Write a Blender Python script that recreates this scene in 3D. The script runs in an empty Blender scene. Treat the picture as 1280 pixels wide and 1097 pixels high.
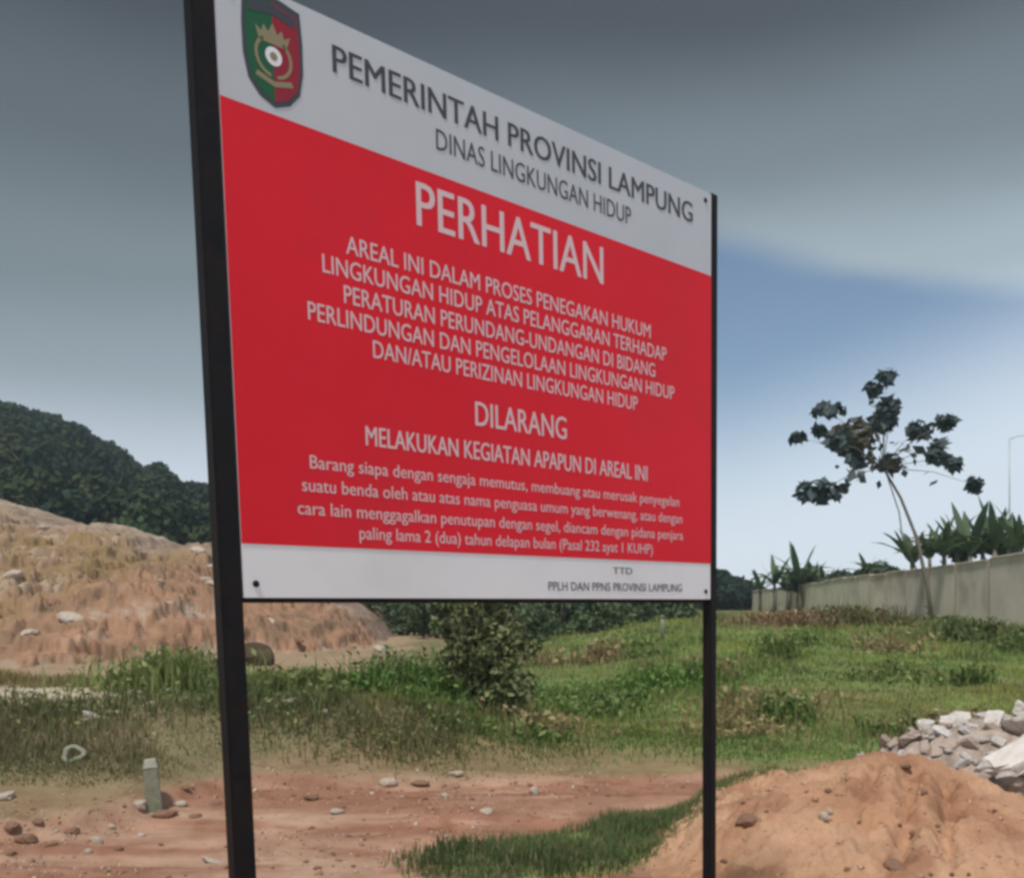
import bpy, bmesh, math, random
import numpy as np
from mathutils import Matrix, Vector
R = math.radians
random.seed(7)
rng = np.random.default_rng(11)
scene = bpy.context.scene
COL = scene.collection

# ------------------------------------------------------------------ camera
F = 1100.0 / 1280.0
HOR = 755.0                                   # level camera, horizon low in the frame (rising front)
CAMZ = 1.5
cam_d = bpy.data.cameras.new('camera')
cam = bpy.data.objects.new('camera', cam_d)
COL.objects.link(cam)
cam.location = (0, 0, CAMZ)
cam.rotation_euler = (R(90), 0, 0)
cam_d.sensor_width = 36.0
cam_d.lens = 36.0 * F
cam_d.shift_y = (HOR - 548.5) / 1280.0
cam_d.clip_start = 0.05
cam_d.clip_end = 3000
scene.camera = cam

# ------------------------------------------------------------------ light, sky, exposure
SUN_EL, SUN_AZ = 63.0, 206.0                  # azimuth clockwise from +Y (the view direction)
sd = Vector((math.sin(R(SUN_AZ)) * math.cos(R(SUN_EL)), math.cos(R(SUN_AZ)) * math.cos(R(SUN_EL)), math.sin(R(SUN_EL))))
sun_d = bpy.data.lights.new('sun', 'SUN')
sun_d.energy = 3.0
sun_d.angle = R(7.0)
sun_d.color = (1.0, 0.965, 0.91)
sun = bpy.data.objects.new('sun', sun_d)
sun.rotation_euler = (-sd).to_track_quat('-Z', 'Y').to_euler()
sun.location = (0, 0, 40)
COL.objects.link(sun)

world = bpy.data.worlds.new('World')
scene.world = world
world.use_nodes = True
nt = world.node_tree
for n in list(nt.nodes):
    nt.nodes.remove(n)
N = nt.nodes.new
L = nt.links.new
def wmath(op, a=None, b=None, clamp=False):
    n = N('ShaderNodeMath'); n.operation = op; n.use_clamp = clamp
    for i, v in enumerate((a, b)):
        if v is None: continue
        if isinstance(v, (int, float)): n.inputs[i].default_value = v
        else: L(v, n.inputs[i])
    return n.outputs[0]
def wstep(v, a, b):
    n = N('ShaderNodeMapRange'); n.interpolation_type = 'SMOOTHSTEP'
    L(v, n.inputs[0]); n.inputs[1].default_value = a; n.inputs[2].default_value = b
    return n.outputs[0]
out = N('ShaderNodeOutputWorld'); bg = N('ShaderNodeBackground'); L(bg.outputs[0], out.inputs[0])
sky = N('ShaderNodeTexSky'); sky.sky_type = 'NISHITA'; sky.sun_disc = False
sky.sun_elevation = R(SUN_EL); sky.sun_rotation = R(SUN_AZ)
sky.air_density = 1.0; sky.dust_density = 0.7; sky.ozone_density = 1.0
skys = N('ShaderNodeMix'); skys.data_type = 'RGBA'; skys.blend_type = 'MULTIPLY'; skys.inputs[0].default_value = 1.0
L(sky.outputs[0], skys.inputs[6]); skys.inputs[7].default_value = (0.080, 0.084, 0.086, 1)
tc = N('ShaderNodeTexCoord'); sep = N('ShaderNodeSeparateXYZ'); L(tc.outputs['Generated'], sep.inputs[0])
X_, Y_, Z_ = sep.outputs
hyp = wmath('SQRT', wmath('ADD', wmath('MULTIPLY', X_, X_), wmath('MULTIPLY', Y_, Y_)))
tanel = wmath('DIVIDE', Z_, wmath('MAXIMUM', hyp, 0.02))
az = wmath('ARCTAN2', X_, Y_)
noi = N('ShaderNodeTexNoise'); noi.inputs['Scale'].default_value = 2.6; noi.inputs['Detail'].default_value = 5; noi.inputs['Roughness'].default_value = 0.5
mp = N('ShaderNodeMapping'); mp.inputs['Scale'].default_value = (1, 1, 2.6); L(tc.outputs['Generated'], mp.inputs[0]); L(mp.outputs[0], noi.inputs['Vector'])
nz = wmath('SUBTRACT', noi.outputs[0], 0.5)
tn = wmath('ADD', tanel, wmath('MULTIPLY', nz, 0.10))
ramp = N('ShaderNodeValToRGB')                 # the cloud sheet: pale at the horizon, slate overhead
cr = ramp.color_ramp
KC = .80
stops = [(0.0, (.62, .69, .77)), (.13, (.53, .62, .72)), (.24, (.37, .45, .51)), (.36, (.245, .30, .335)), (.5, (.138, .168, .192)), (.66, (.060, .071, .085)), (1.0, (.056, .067, .080))]
cr.elements[0].position = 0; cr.elements[0].color = (*[q * KC for q in stops[0][1]], 1)
cr.elements[1].position = 1; cr.elements[1].color = (*[q * KC for q in stops[-1][1]], 1)
for p_, c_ in stops[1:-1]:
    e_ = cr.elements.new(p_); e_.color = (*[q * KC for q in c_], 1)
cr.interpolation = 'EASE'
L(wmath('ADD', tn, 0.0, True), ramp.inputs[0])
br = wmath('ADD', 1.0, wmath('MULTIPLY', wmath('SINE', az), 0.42))
br = wmath('ADD', br, wmath('MULTIPLY', nz, 0.22))
edge = wmath('SUBTRACT', 0.510, wmath('MULTIPLY', az, 0.36))
lining = wmath('MULTIPLY', wmath('SUBTRACT', 1.0, wstep(wmath('SUBTRACT', tn, edge), 0.0, 0.26)), wstep(az, -0.25, 0.3))
br = wmath('ADD', br, wmath('MULTIPLY', lining, 0.42))
cl = N('ShaderNodeVectorMath'); cl.operation = 'SCALE'; L(ramp.outputs[0], cl.inputs[0]); L(br, cl.inputs['Scale'])
# the opening of clear sky under the edge of the cloud sheet, towards the right of the view
gap = wstep(wmath('SUBTRACT', edge, tn), -0.004, 0.042)
gap = wmath('MULTIPLY', gap, wstep(az, -0.25, 0.2))
gap = wmath('MULTIPLY', gap, wmath('SUBTRACT', 1.0, wstep(az, 0.7, 1.6)))
gap = wmath('MULTIPLY', gap, 0.92)
mx = N('ShaderNodeMix'); mx.data_type = 'RGBA'
L(gap, mx.inputs[0]); L(cl.outputs[0], mx.inputs[6]); L(skys.outputs[2], mx.inputs[7])
hz = N('ShaderNodeMix'); hz.data_type = 'RGBA'   # milky air low over the horizon
L(wmath('MULTIPLY', wmath('SUBTRACT', 1.0, wstep(wmath('SUBTRACT', tanel, wmath('MULTIPLY', wmath('MAXIMUM', wmath('SUBTRACT', az, 0.25), 0.0), 0.30)), 0.05, 0.27)), 0.9), hz.inputs[0]); L(mx.outputs[2], hz.inputs[6]); hz.inputs[7].default_value = (.68, .75, .83, 1)
L(hz.outputs[2], bg.inputs[0]); bg.inputs[1].default_value = 1.0

vs = scene.view_settings
vs.view_transform = 'Standard'; vs.look = 'None'; vs.gamma = 1.0; vs.exposure = 0.28; vs.use_curve_mapping = False
scene.render.engine = 'CYCLES'
scene.cycles.pixel_filter_type = 'BLACKMAN_HARRIS'
scene.cycles.filter_width = 3.2               # a soft phone lens
scene.cycles.max_bounces = 6

# ------------------------------------------------------------------ helpers
def tag(o, label=None, cat=None, group=None, kind=None):
    if label: o['label'] = label
    if cat: o['category'] = cat
    if group: o['group'] = group
    if kind: o['kind'] = kind
    return o
def link(name, me, parent=None, loc=None, rot=None, scale=None):
    o = bpy.data.objects.new(name, me)
    COL.objects.link(o)
    if parent: o.parent = parent
    if loc is not None: o.location = loc
    if rot is not None: o.rotation_euler = rot
    if scale is not None: o.scale = scale
    return o
def empty(name, loc, rot=(0, 0, 0)):
    o = link(name, None, None, loc, rot); o.empty_display_size = 0.2
    return o
def mesh(name, v, f, m=None, col=None, smooth=False):
    me = bpy.data.meshes.new(name)
    v = np.asarray(v, np.float32).reshape(-1, 3)
    if isinstance(f, np.ndarray):
        k = f.shape[1]
        me.vertices.add(len(v)); me.vertices.foreach_set('co', v.ravel())
        me.loops.add(f.size); me.loops.foreach_set('vertex_index', f.ravel().astype(np.int32))
        me.polygons.add(len(f)); me.polygons.foreach_set('loop_start', np.arange(0, f.size, k, dtype=np.int32))
        me.polygons.foreach_set('loop_total', np.full(len(f), k, np.int32))
        me.update(calc_edges=True)
    else:
        me.from_pydata([tuple(map(float, p)) for p in v], [], f)
    if col is not None:
        c = np.ones((len(v), 4), np.float32); c[:, :col.shape[1]] = col
        a = me.color_attributes.new('Col', 'FLOAT_COLOR', 'POINT'); a.data.foreach_set('color', c.ravel())
    if m: me.materials.append(m)
    if smooth: me.polygons.foreach_set('use_smooth', np.ones(len(me.polygons), bool))
    me.update()
    return me
def bm_mesh(name, bm, m=None, smooth=False):
    me = bpy.data.meshes.new(name); bm.to_mesh(me); bm.free()
    if m: me.materials.append(m)
    if smooth:
        for p in me.polygons: p.use_smooth = True
    return me
def sst(t):
    t = np.clip(t, 0, 1); return t * t * (3 - 2 * t)
_T = np.random.default_rng(5).random((512, 512))
def vn(x, y):
    xi = np.floor(x).astype(int); yi = np.floor(y).astype(int)
    fx = x - xi; fy = y - yi; fx = fx * fx * (3 - 2 * fx); fy = fy * fy * (3 - 2 * fy)
    g = lambda a, b: _T[a % 512, b % 512]
    return (g(xi, yi) * (1 - fx) + g(xi + 1, yi) * fx) * (1 - fy) + (g(xi, yi + 1) * (1 - fx) + g(xi + 1, yi + 1) * fx) * fy
def fbm(x, y, o=4, s=1.0):
    r = 0; a = .5; x = np.asarray(x, float) * s + 31.7; y = np.asarray(y, float) * s + 17.3
    for i in range(o):
        r = r + a * (vn(x, y) - .5); x = x * 2.03 + 5.1; y = y * 2.03 + 9.7; a *= .5
    return r * 2                                # about -1..1
def grid_faces(nr, nc):
    i = np.arange(nr - 1)[:, None] * nc + np.arange(nc - 1)[None, :]
    return np.stack([i, i + 1, i + nc + 1, i + nc], -1).reshape(-1, 4)
def PX(u, v, y):                                # where a measured picture point lies at distance y
    return Vector(((u - 640) / 1100 * y, y, CAMZ - (v - HOR) / 1100 * y))

def material(name, c1, c2=None, scale=8.0, rough=.85, bump=0.0, bscale=None, attr=False, spec=.25, metal=0.0, trans=0.0, detail=6, c3=None, scale3=1.0):
    m = bpy.data.materials.new(name); m.use_nodes = True
    t = m.node_tree; b = t.nodes['Principled BSDF']
    b.inputs['Roughness'].default_value = rough; b.inputs['Metallic'].default_value = metal
    b.inputs['Specular IOR Level'].default_value = spec
    tcn = t.nodes.new('ShaderNodeTexCoord')
    def noise(s, d=detail):
        n = t.nodes.new('ShaderNodeTexNoise'); n.inputs['Scale'].default_value = s; n.inputs['Detail'].default_value = d
        n.inputs['Roughness'].default_value = .6
        t.links.new(tcn.outputs['Object'], n.inputs['Vector']); return n.outputs[0]
    def mix(f, a, c, mode='MIX'):
        n = t.nodes.new('ShaderNodeMix'); n.data_type = 'RGBA'; n.blend_type = mode
        for i, x in ((0, f), (6, a), (7, c)):
            if isinstance(x, (int, float)): n.inputs[i].default_value = x
            elif isinstance(x, tuple): n.inputs[i].default_value = (*x, 1)
            else: t.links.new(x, n.inputs[i])
        return n.outputs[2]
    def rmap(x, a, c):
        n = t.nodes.new('ShaderNodeMapRange'); n.inputs[1].default_value = a; n.inputs[2].default_value = c
        t.links.new(x, n.inputs[0]); return n.outputs[0]
    col = None
    if c2 is not None:
        col = mix(rmap(noise(scale), .32, .68), c1, c2)
        if c3 is not None: col = mix(rmap(noise(scale3, 4), .5, .72), col, c3)
    if attr:
        a = t.nodes.new('ShaderNodeVertexColor'); a.layer_name = 'Col'
        col = a.outputs[0] if col is None else mix(1.0, col, a.outputs[0], 'MULTIPLY')
    if col is None: b.inputs['Base Color'].default_value = (*c1, 1)
    else: t.links.new(col, b.inputs['Base Color'])
    if bump:
        bn = t.nodes.new('ShaderNodeBump'); bn.inputs['Strength'].default_value = bump; bn.inputs['Distance'].default_value = .02
        t.links.new(noise(bscale or scale * 3, 8), bn.inputs['Height']); t.links.new(bn.outputs[0], b.inputs['Normal'])
    if trans:
        tr = t.nodes.new('ShaderNodeBsdfTranslucent'); ms = t.nodes.new('ShaderNodeMixShader'); ms.inputs[0].default_value = trans
        if col is not None: t.links.new(col, tr.inputs[0])
        else: tr.inputs[0].default_value = (*c1, 1)
        o_ = t.nodes['Material Output']
        t.links.new(b.outputs[0], ms.inputs[1]); t.links.new(tr.outputs[0], ms.inputs[2]); t.links.new(ms.outputs[0], o_.inputs[0])
    return m

M_grass = material('grass_blades', (1, 1, 1), attr=True, rough=.85, trans=.4, spec=.1)
M_leafy = material('leaves', (1, 1, 1), attr=True, rough=.6, trans=.2, spec=.2)
M_forest = material('forest_leaves', (1, 1, 1), attr=True, rough=.85, trans=.08, spec=.1)
M_bark = material('bark', (.16, .13, .10), (.26, .22, .18), 14, .9, .6)
M_stone = material('pale_stone', (.36, .29, .23), (.58, .50, .42), 9, .9, .5)
M_redstone = material('red_clod', (.21, .115, .075), (.35, .21, .145), 12, .95, .6)
M_conc = material('weathered_concrete', (.20, .20, .145), (.30, .30, .23), 10, .92, .5, c3=(.17, .20, .13), scale3=6)
M_rub = material('broken_plaster', (.66, .60, .56), (.84, .81, .78), 3.5, .92, .8, 22, c3=(.42, .33, .28), scale3=2.2)
M_rubd = material('broken_brickwork', (.38, .30, .25), (.56, .46, .40), 8, .92, .6)

# ------------------------------------------------------------------ ground
def track_edge(x):                               # where the red dirt track ends and the bank begins
    return 7.05 + 0.25 * fbm(x, x * 0 + 3, 3, .8) + .18 * np.sin(x * .5 + 1) - 1.55 * sst((-x - 1.95) / 1.3) + .3 * sst((x - .2) / 1.5)
def front_patch(x, y):                           # the strip of grass in the foreground, signed 0..1
    ax, ay, bx, by = -.45, 4.75, 1.9, 6.25
    dx, dy = bx - ax, by - ay; l2 = dx * dx + dy * dy
    t = ((x - ax) * dx + (y - ay) * dy) / l2
    d = np.abs((x - ax) * dy - (y - ay) * dx) / math.sqrt(l2)
    return sst((.46 + .16 * fbm(x, y, 3, 2.5) - d) / .16) * sst((t + .05) / .15) * sst((1.05 - t) / .1)
def ground_z(x, y):
    x = np.asarray(x, float); y = np.asarray(y, float)
    e = track_edge(x)
    z = .40 * sst((1.2 - x) / 3.2) * sst((y - e - .25) / (1.7 + 1.0 * sst((-x - 1.95) / 1.3))) + .07 * sst((1.2 - x) / 3.2) * sst((y - e) / .12)
    z = z - .25 * sst((1.2 - x) / 3.2) * sst((y - 14) / 12)
    z = z + .80 * sst((y - 8) / 18) * sst((x + 1) / 8)
    z = z + .06 * sst((y - e + .2) / .5) * (1 - sst((y - e - 4) / 4)) + .05 * front_patch(x, y)
    z = z + .035 * fbm(x, y, 5, 1.3) * np.clip(y / 8, .5, 3) + .014 * fbm(x, y * 2.4, 4, 6)
    tr = sst((e - y) / .3) * sst((y - 4.4) / .5)  # wheel ruts along the track
    z = z - .045 * tr * np.exp(-((y - 6.05 - .12 * np.sin(x)) / .16) ** 2) - .035 * tr * np.exp(-((y - 5.35 - .1 * np.sin(x + 1)) / .16) ** 2)
    return z
ys = np.concatenate([np.linspace(-8, 3.5, 24), np.arange(3.55, 9.5, .03), 9.5 * np.exp(np.linspace(.004, math.log(320 / 9.5), 200))])
sx = np.linspace(-1, 1, 380); sx = np.sign(sx) * (np.abs(sx) ** 1.15)
GX = sx[None, :] * (5.5 + np.clip(ys, 0, None) * .95)[:, None]; GY = np.repeat(ys[:, None], len(sx), 1)
GZ = ground_z(GX, GY)
def soil_mask(x, y):
    e = track_edge(x); n = fbm(x, y, 4, 1.1); n2 = fbm(x, y, 3, .35)
    olive = np.maximum(sst((y - e + .1 * n) / .35), front_patch(x, y))
    pale = sst((-x / y - .395 + .06 * n) / .07) * sst((y - 8.15 + .2 * n) / .3) * sst((10.6 + .5 * n - y) / .5)
    bare = sst((y - 11.3 + .8 * n) / 1.5) * sst((-x - 1.0 - y * .06 + .9 * n) / 1.0)
    brown = np.exp(-(((x / y) - .33) / .06) ** 2) * sst((y - 22) / 6) * sst((46 - y) / 8)
    brown = np.maximum(brown, .42 * sst((n2 + .35 * n - .10) / .25) * sst((y - 8) / 3))
    wid = .7 + 2.6 * sst((x + 2.5) / 2.0) * sst((2.4 - x) / 1.2) + .5 * sst((-x - 1.95) / 1.0)
    brown = np.maximum(brown, .85 * sst((wid * (1 + .5 * n) - (y - e)) / (wid * .8)) * (y > e - .2))
    return olive, np.maximum(pale, 0), np.maximum(bare, 0), brown
ol, pa, ba, brn = soil_mask(GX, GY)
c_dirt = np.array([.33, .175, .12]); c_dirt2 = np.array([.41, .255, .185])
c_olv = np.array([.205, .185, .105]); c_pale = np.array([.52, .46, .36]); c_bare = np.array([.36, .27, .185]); c_brn = np.array([.29, .205, .13]); c_grn = np.array([.18, .245, .085])
dn = sst((fbm(GX, GY * 2.6, 4, .9) + .35) / .7)[..., None]
C = c_dirt * (1 - dn) + c_dirt2 * dn
gr = sst((GX + 1.2) / 2.5)[..., None]
C = C * (1 - ol[..., None]) + (c_olv * (1 - gr) + c_grn * gr) * ol[..., None]
for w_, c_ in ((brn, c_brn), (ba, c_bare), (pa, c_pale)):
    w_ = w_[..., None] * (1 if c_ is not c_brn else ol[..., None]); C = C * (1 - w_) + c_ * w_
M_ground = material('ground_soil', (.80, .78, .75), (1.12, 1.10, 1.08), 2.2, .97, .55, 26, attr=True, spec=.1, c3=(.72, .66, .60), scale3=5)
st_ = (sst((fbm(GX * .35, GY * 3.2, 4, 1.6) - .10) / .22) * (1 - ol) * .75)[..., None]
C = C * (1 - st_) + np.array([.27, .135, .09]) * st_
st2 = (sst((fbm(GX * .4 + 7, GY * 2.6 + 3, 4, 1.9) - .14) / .2) * (1 - ol) * .6)[..., None]
C = C * (1 - st2) + np.array([.46, .32, .24]) * st2
fp = (sst((fbm(GX + 3, GY, 4, .55) - .05) / .3) * ol * .45)[..., None]
C = C * (1 - fp) + C * np.array([.72, .80, .68]) * fp
ground = link('ground', mesh('ground', np.stack([GX, GY, GZ], -1), grid_faces(*GX.shape), M_ground, C.reshape(-1, 3), True))
tag(ground, kind='structure')

# ------------------------------------------------------------------ bare earth hillside on the left
HU = np.array([-900, -300, -120, 0, 30, 62, 110, 150, 178, 200, 232, 265, 310, 365, 430, 455, 474, 500, 530])
HV = np.array([520, 560, 600, 628, 640, 657, 660, 661, 670, 690, 686, 680, 700, 728, 754, 775, 800, 828, 850])
hu = np.concatenate([np.linspace(-700, -60, 90), np.linspace(-55, 535, 640)])
hy = np.concatenate([np.linspace(11.5, 31.5, 300), np.linspace(32, 62, 40)])
hx30 = (hu - 640) / 1100 * 30
zc = CAMZ - (np.interp(hu, HU, HV) - HOR) / 1100 * 30
BX = np.repeat(hx30[None, :], len(hy), 0) * (.55 + .45 * np.clip(hy / 30, 0, 1))[:, None]
BY = np.repeat(hy[:, None], len(hu), 1)
ZC = np.repeat(zc[None, :], len(hy), 0)
yt = 12.6 + 1.2 * fbm(BX, BX * 0, 3, .22) + 9.0 * sst((BX + 9) / 5)
t = (BY - yt) / (30 - yt)
tw = t + .055 * fbm(BX, BY, 4, .45)
prof = .50 * sst(tw / .42) + .16 * sst((tw - .36) / .2) + .34 * sst((tw - .55) / .45)
back = 1 - .75 * sst((BY - 31.5) / 28)
g0 = ground_z(BX, BY)
BZ = g0 - .25 + (ZC - g0 + .25) * np.clip(prof, 0, 1) * back
gul = np.abs(fbm(BX + .25 * BY, BY * .35, 4, .9))
env = sst(t / .12) * (1 - .85 * sst((t - .86) / .12))
BZ += env * (-.05 * (1 - sst(gul / .22)) + .20 * fbm(BX, BY, 5, 1.8) + .20 * fbm(BX, BY * 1.6, 4, 5.0) + .16 * fbm(BX * .6, BY, 4, .5))
BZ += .16 * sst((t - .8) / .15) * (1 - sst((t - 1.1) / .2)) * fbm(BX, BY, 4, 2.4)
hrel = BZ - g0; stp = .5; ph = hrel + .55 * fbm(BX, BY, 4, .5) + .2 * fbm(BX, BY, 3, 2.0)
fl = np.floor(ph / stp); fr = ph / stp - fl
BZ += .5 * env * stp * (sst((fr - .55) / .35) - fr)
BZ += .22 * sst((t - .8) / .15) * (1 - sst((t - 1.1) / .2)) * fbm(BX, BY * .5, 4, 1.1)
led = fbm(BX * .5, BZ * 3.2, 4, 1.1)
BZ += .10 * env * led
# small hollow undercut near the toe, behind the near post of the sign
hc = PX(322, 845, 18.0)
BZ -= .9 * np.exp(-(((BX - hc.x) / .75) ** 2 + ((BY - 18.4) / .8) ** 2) ** 2)
bn = fbm(BX, BZ * 2, 4, .55); bn2 = .65 * fbm(BX * .55, BZ * 3.0, 5, 1.1) + .5 * fbm(BX, BY, 4, 3.2)
hc1 = np.array([.36, .245, .155]); hc2 = np.array([.43, .255, .165]); hc3 = np.array([.41, .32, .265]); hc4 = np.array([.34, .235, .115])
w1 = sst((bn + .3) / .6)[..., None]
HC = hc1 * (1 - w1) + hc4 * w1
w2 = sst((BX + 11.5) / 4)[..., None]; HC = HC * (1 - w2) + hc2 * w2
w3 = (sst((t - .78) / .2) * .75)[..., None]; HC = HC * (1 - w3) + hc3 * w3
w4 = (sst((bn2 - .12) / .2) * .65)[..., None]; HC = HC * (1 - w4) + np.array([.25, .18, .12]) * w4
w5 = (sst((-.14 - bn2) / .2) * .7)[..., None]; HC = HC * (1 - w5) + np.array([.52, .42, .33]) * w5
M_hill = material('bare_earth', (.62, .62, .62), (.90, .89, .88), 1.3, .97, .8, 9, attr=True, spec=.08)
HILL = (BX, BY, BZ)
hill = link('bare_hillside', mesh('bare_hillside', np.stack([BX, BY, BZ], -1), grid_faces(*BX.shape), M_hill, HC.reshape(-1, 3), False))
tag(hill, kind='structure')

# ------------------------------------------------------------------ wooded hill behind
RU = np.array([-1200, -600, -200, 0, 30, 65, 100, 140, 160, 178, 195, 215, 235, 268, 330, 430, 600, 760, 860, 900, 925, 945, 985, 1040, 1400])
RV = np.array([330, 380, 450, 505, 516, 523, 540, 560, 577, 590, 582, 600, 606, 610, 632, 655, 682, 702, 712, 717, 728, 738, 745, 748, 750])
def ridge_v(u): return np.interp(u, RU, RV)
fu = np.linspace(-900, 1250, 200); fy = np.linspace(38, 190, 60)
FX = (fu[None, :] - 640) / 1100 * fy[:, None]; FY = np.repeat(fy[:, None], len(fu), 1); FU = np.repeat(fu[None, :], len(fy), 0)
def wood_base(u): return 43 + 45 * sst((u - 780) / 130)
def wood_z(u, y):
    zr = (HOR + 14 - ridge_v(u)) / 1100 * 150 - 3.2
    k = sst((y - wood_base(u)) / (150 - wood_base(u)))
    k = .35 * np.clip((y - wood_base(u)) / (150 - wood_base(u)), 0, 1) + .65 * k
    return .1 + np.maximum(zr, 0) * k * (1 - .5 * sst((y - 152) / 40)) + .8 * fbm((u - 640) / 1100 * y, y, 3, .05)
FZ = wood_z(FU, FY)
FZ[0, :] = -1.5
wh = link('wooded_hill', mesh('wooded_hill', np.stack([FX, FY, FZ], -1), grid_faces(*FX.shape), material('hill_floor', (.035, .05, .025), (.06, .07, .035), .4, .95), None, True))
tag(wh, kind='structure')

def leaf_quads(centers, size, nrm_bias, rg, up=.0, elong=1.5):
    """one leaf-shaped quad at every centre; nrm_bias = the outward directions"""
    n = len(centers)
    nr = rg.normal(size=(n, 3)) * .75 + nrm_bias + np.array([0, 0, up]); nr /= np.linalg.norm(nr, axis=1)[:, None] + 1e-9
    a = np.cross(nr, rg.normal(size=(n, 3))); a /= np.linalg.norm(a, axis=1)[:, None] + 1e-9
    b = np.cross(nr, a); s = size * rg.uniform(.65, 1.35, n)[:, None]
    a = a * s * elong * .5; b = b * s * .5
    v = np.stack([centers - a, centers + b * .9 - a * .1, centers + a, centers - b * .9 - a * .1], 1).reshape(-1, 3)
    return v, np.arange(n * 4).reshape(-1, 4)
def crown_points(n, rad, rg, lobes=7, hollow=.55):
    """points and outward directions in a lumpy crown of semi-axes rad"""
    lc = rg.normal(size=(lobes, 3)); lc /= np.linalg.norm(lc, axis=1)[:, None]; lc[:, 2] = lc[:, 2] * .8 + .1
    lc = lc * rg.uniform(.35, .72, lobes)[:, None]; lr = rg.uniform(.32, .55, lobes)
    k = rg.integers(0, lobes, n); d = rg.normal(size=(n, 3)); d /= np.linalg.norm(d, axis=1)[:, None]
    r = lr[k] * (hollow + (1 - hollow) * rg.random(n)) ** .6
    p = lc[k] + d * r[:, None]
    return p * np.asarray(rad), d

V, Fq, Cc, off = [], [], [], 0
cnt = 0
rgw = np.random.default_rng(21)
while cnt < 1150:
    u = rgw.uniform(-420, 1010); y = wood_base(u) + 1 + (152 - wood_base(u)) * rgw.random() ** .8
    x = (u - 640) / 1100 * y; z = float(wood_z(np.array(u), np.array(y)))
    if u > 860 and y < 95: continue
    h = rgw.uniform(3.2, 6.5) * (.8 if y < 60 else 1.0); w = h * rgw.uniform(.42, .62)
    topv = HOR - (z + h - CAMZ) / y * 1100
    lim = ridge_v(u) - 5 + rgw.uniform(-4, 5)
    if topv < lim:
        h2 = (HOR - lim) / 1100 * y + CAMZ - z
        if h2 < 2.2: continue
        w *= h2 / h; h = h2
    n = int(np.clip(430 * 95 / y, 300, 620))
    p, d = crown_points(n, (w, w, h * .5), rgw)
    p = p + np.array([x, y, z + h * .52])
    v, f = leaf_quads(p, (.36 + .0020 * y), d, rgw, .3, 1.3)
    base = np.array([[.030, .052, .028], [.038, .058, .026], [.026, .046, .030], [.050, .064, .030]][rgw.integers(0, 4)]) * rgw.uniform(.8, 1.25)
    if y < 62 and u > 380: base = base * np.array([2.0, 2.0, 1.8])
    V.append(v); Fq.append(f + off); off += len(v); Cc.append(np.repeat(base * rgw.uniform(.75, 1.3, (n, 1)), 4, 0)); cnt += 1
wood = link('woodland', mesh('woodland', np.concatenate(V), np.concatenate(Fq), M_forest, np.concatenate(Cc)))
tag(wood, 'dark green wood covering the far hill behind the bare earth slope', 'woodland', kind='stuff')

# ------------------------------------------------------------------ dirt mound in the right foreground
mx_ = np.array([.2, .7, .98, 1.14, 1.28, 1.45, 1.62, 1.9, 2.1, 2.24, 2.42, 2.65, 2.9, 3.14, 3.6, 4.0, 4.6])
mz_ = np.array([0, .01, .07, .21, .32, .41, .465, .53, .61, .635, .61, .53, .43, .33, .15, .03, 0])
xs = np.linspace(.5, 4.4, 430); yy = np.linspace(3.3, 7.0, 400)
MX, MY = np.meshgrid(xs, yy)
def mound_z(x, y):
    x = np.asarray(x, float); y = np.asarray(y, float)
    xp = x + .05 * fbm(x, y, 3, 1.2) - (y - 5.4) * .12
    c = np.interp(xp, mx_, mz_)
    bb = np.where(y < 5.4, sst((y - 3.5) / 1.9) ** .9, sst((6.75 - y) / 1.35))
    z = c * bb
    en = sst(z / .12)
    z = z + en * (.04 * fbm(x, y, 4, 3.0) + .035 * fbm(x, y, 4, 9) + .030 * fbm(x, y, 3, 22) + .010 * (vn(x * 60, y * 60) - .5))
    for (x0, y0, x1, y1, dpt, wd) in ((2.42, 5.32, 1.92, 4.35, .10, .06), (2.58, 5.25, 2.16, 4.35, .085, .055), (2.2, 5.3, 1.98, 4.9, .05, .05), (1.40, 5.1, 1.22, 4.75, .05, .05), (1.5, 5.2, 1.45, 4.4, .025, .04)):
        dx, dy = x1 - x0, y1 - y0; l2 = dx * dx + dy * dy
        tt = ((x - x0) * dx + (y - y0) * dy) / l2
        dd = np.abs((x - x0) * dy - (y - y0) * dx) / math.sqrt(l2) + .02 * fbm(x, y, 2, 8)
        z = z - en * dpt * np.exp(-(dd / wd) ** 2) * sst((tt + .1) / .2) * sst((1.1 - tt) / .2) * (.6 + .8 * vn(x * 14, y * 14))
    return ground_z(x, y) - .03 + z
MZ = mound_z(MX, MY)
mn = sst((fbm(MX, MY, 4, 2.2) + .3) / .6)[..., None]
MC = np.array([.41, .235, .145]) * (1 - mn) + np.array([.48, .30, .195]) * mn
mr = (sst((fbm(MX + 9, MY, 4, 4.5) - .1) / .25) * .6)[..., None]; MC = MC * (1 - mr) + np.array([.28, .14, .085]) * mr
M_mound = material('dug_earth', (.85, .83, .81), (1.12, 1.1, 1.08), 5, .97, .6, 45, attr=True, spec=.08)
mound = link('dirt_mound', mesh('dirt_mound', np.stack([MX, MY, MZ], -1), grid_faces(*MX.shape), M_mound, MC.reshape(-1, 3), False))
tag(mound, kind='structure')
def top_z(x, y):
    g = float(ground_z(np.array(x), np.array(y)))
    if .5 < x < 4.4 and 3.3 < y < 7.0: g = max(g, float(mound_z(np.array(x), np.array(y))))
    return g

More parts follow.
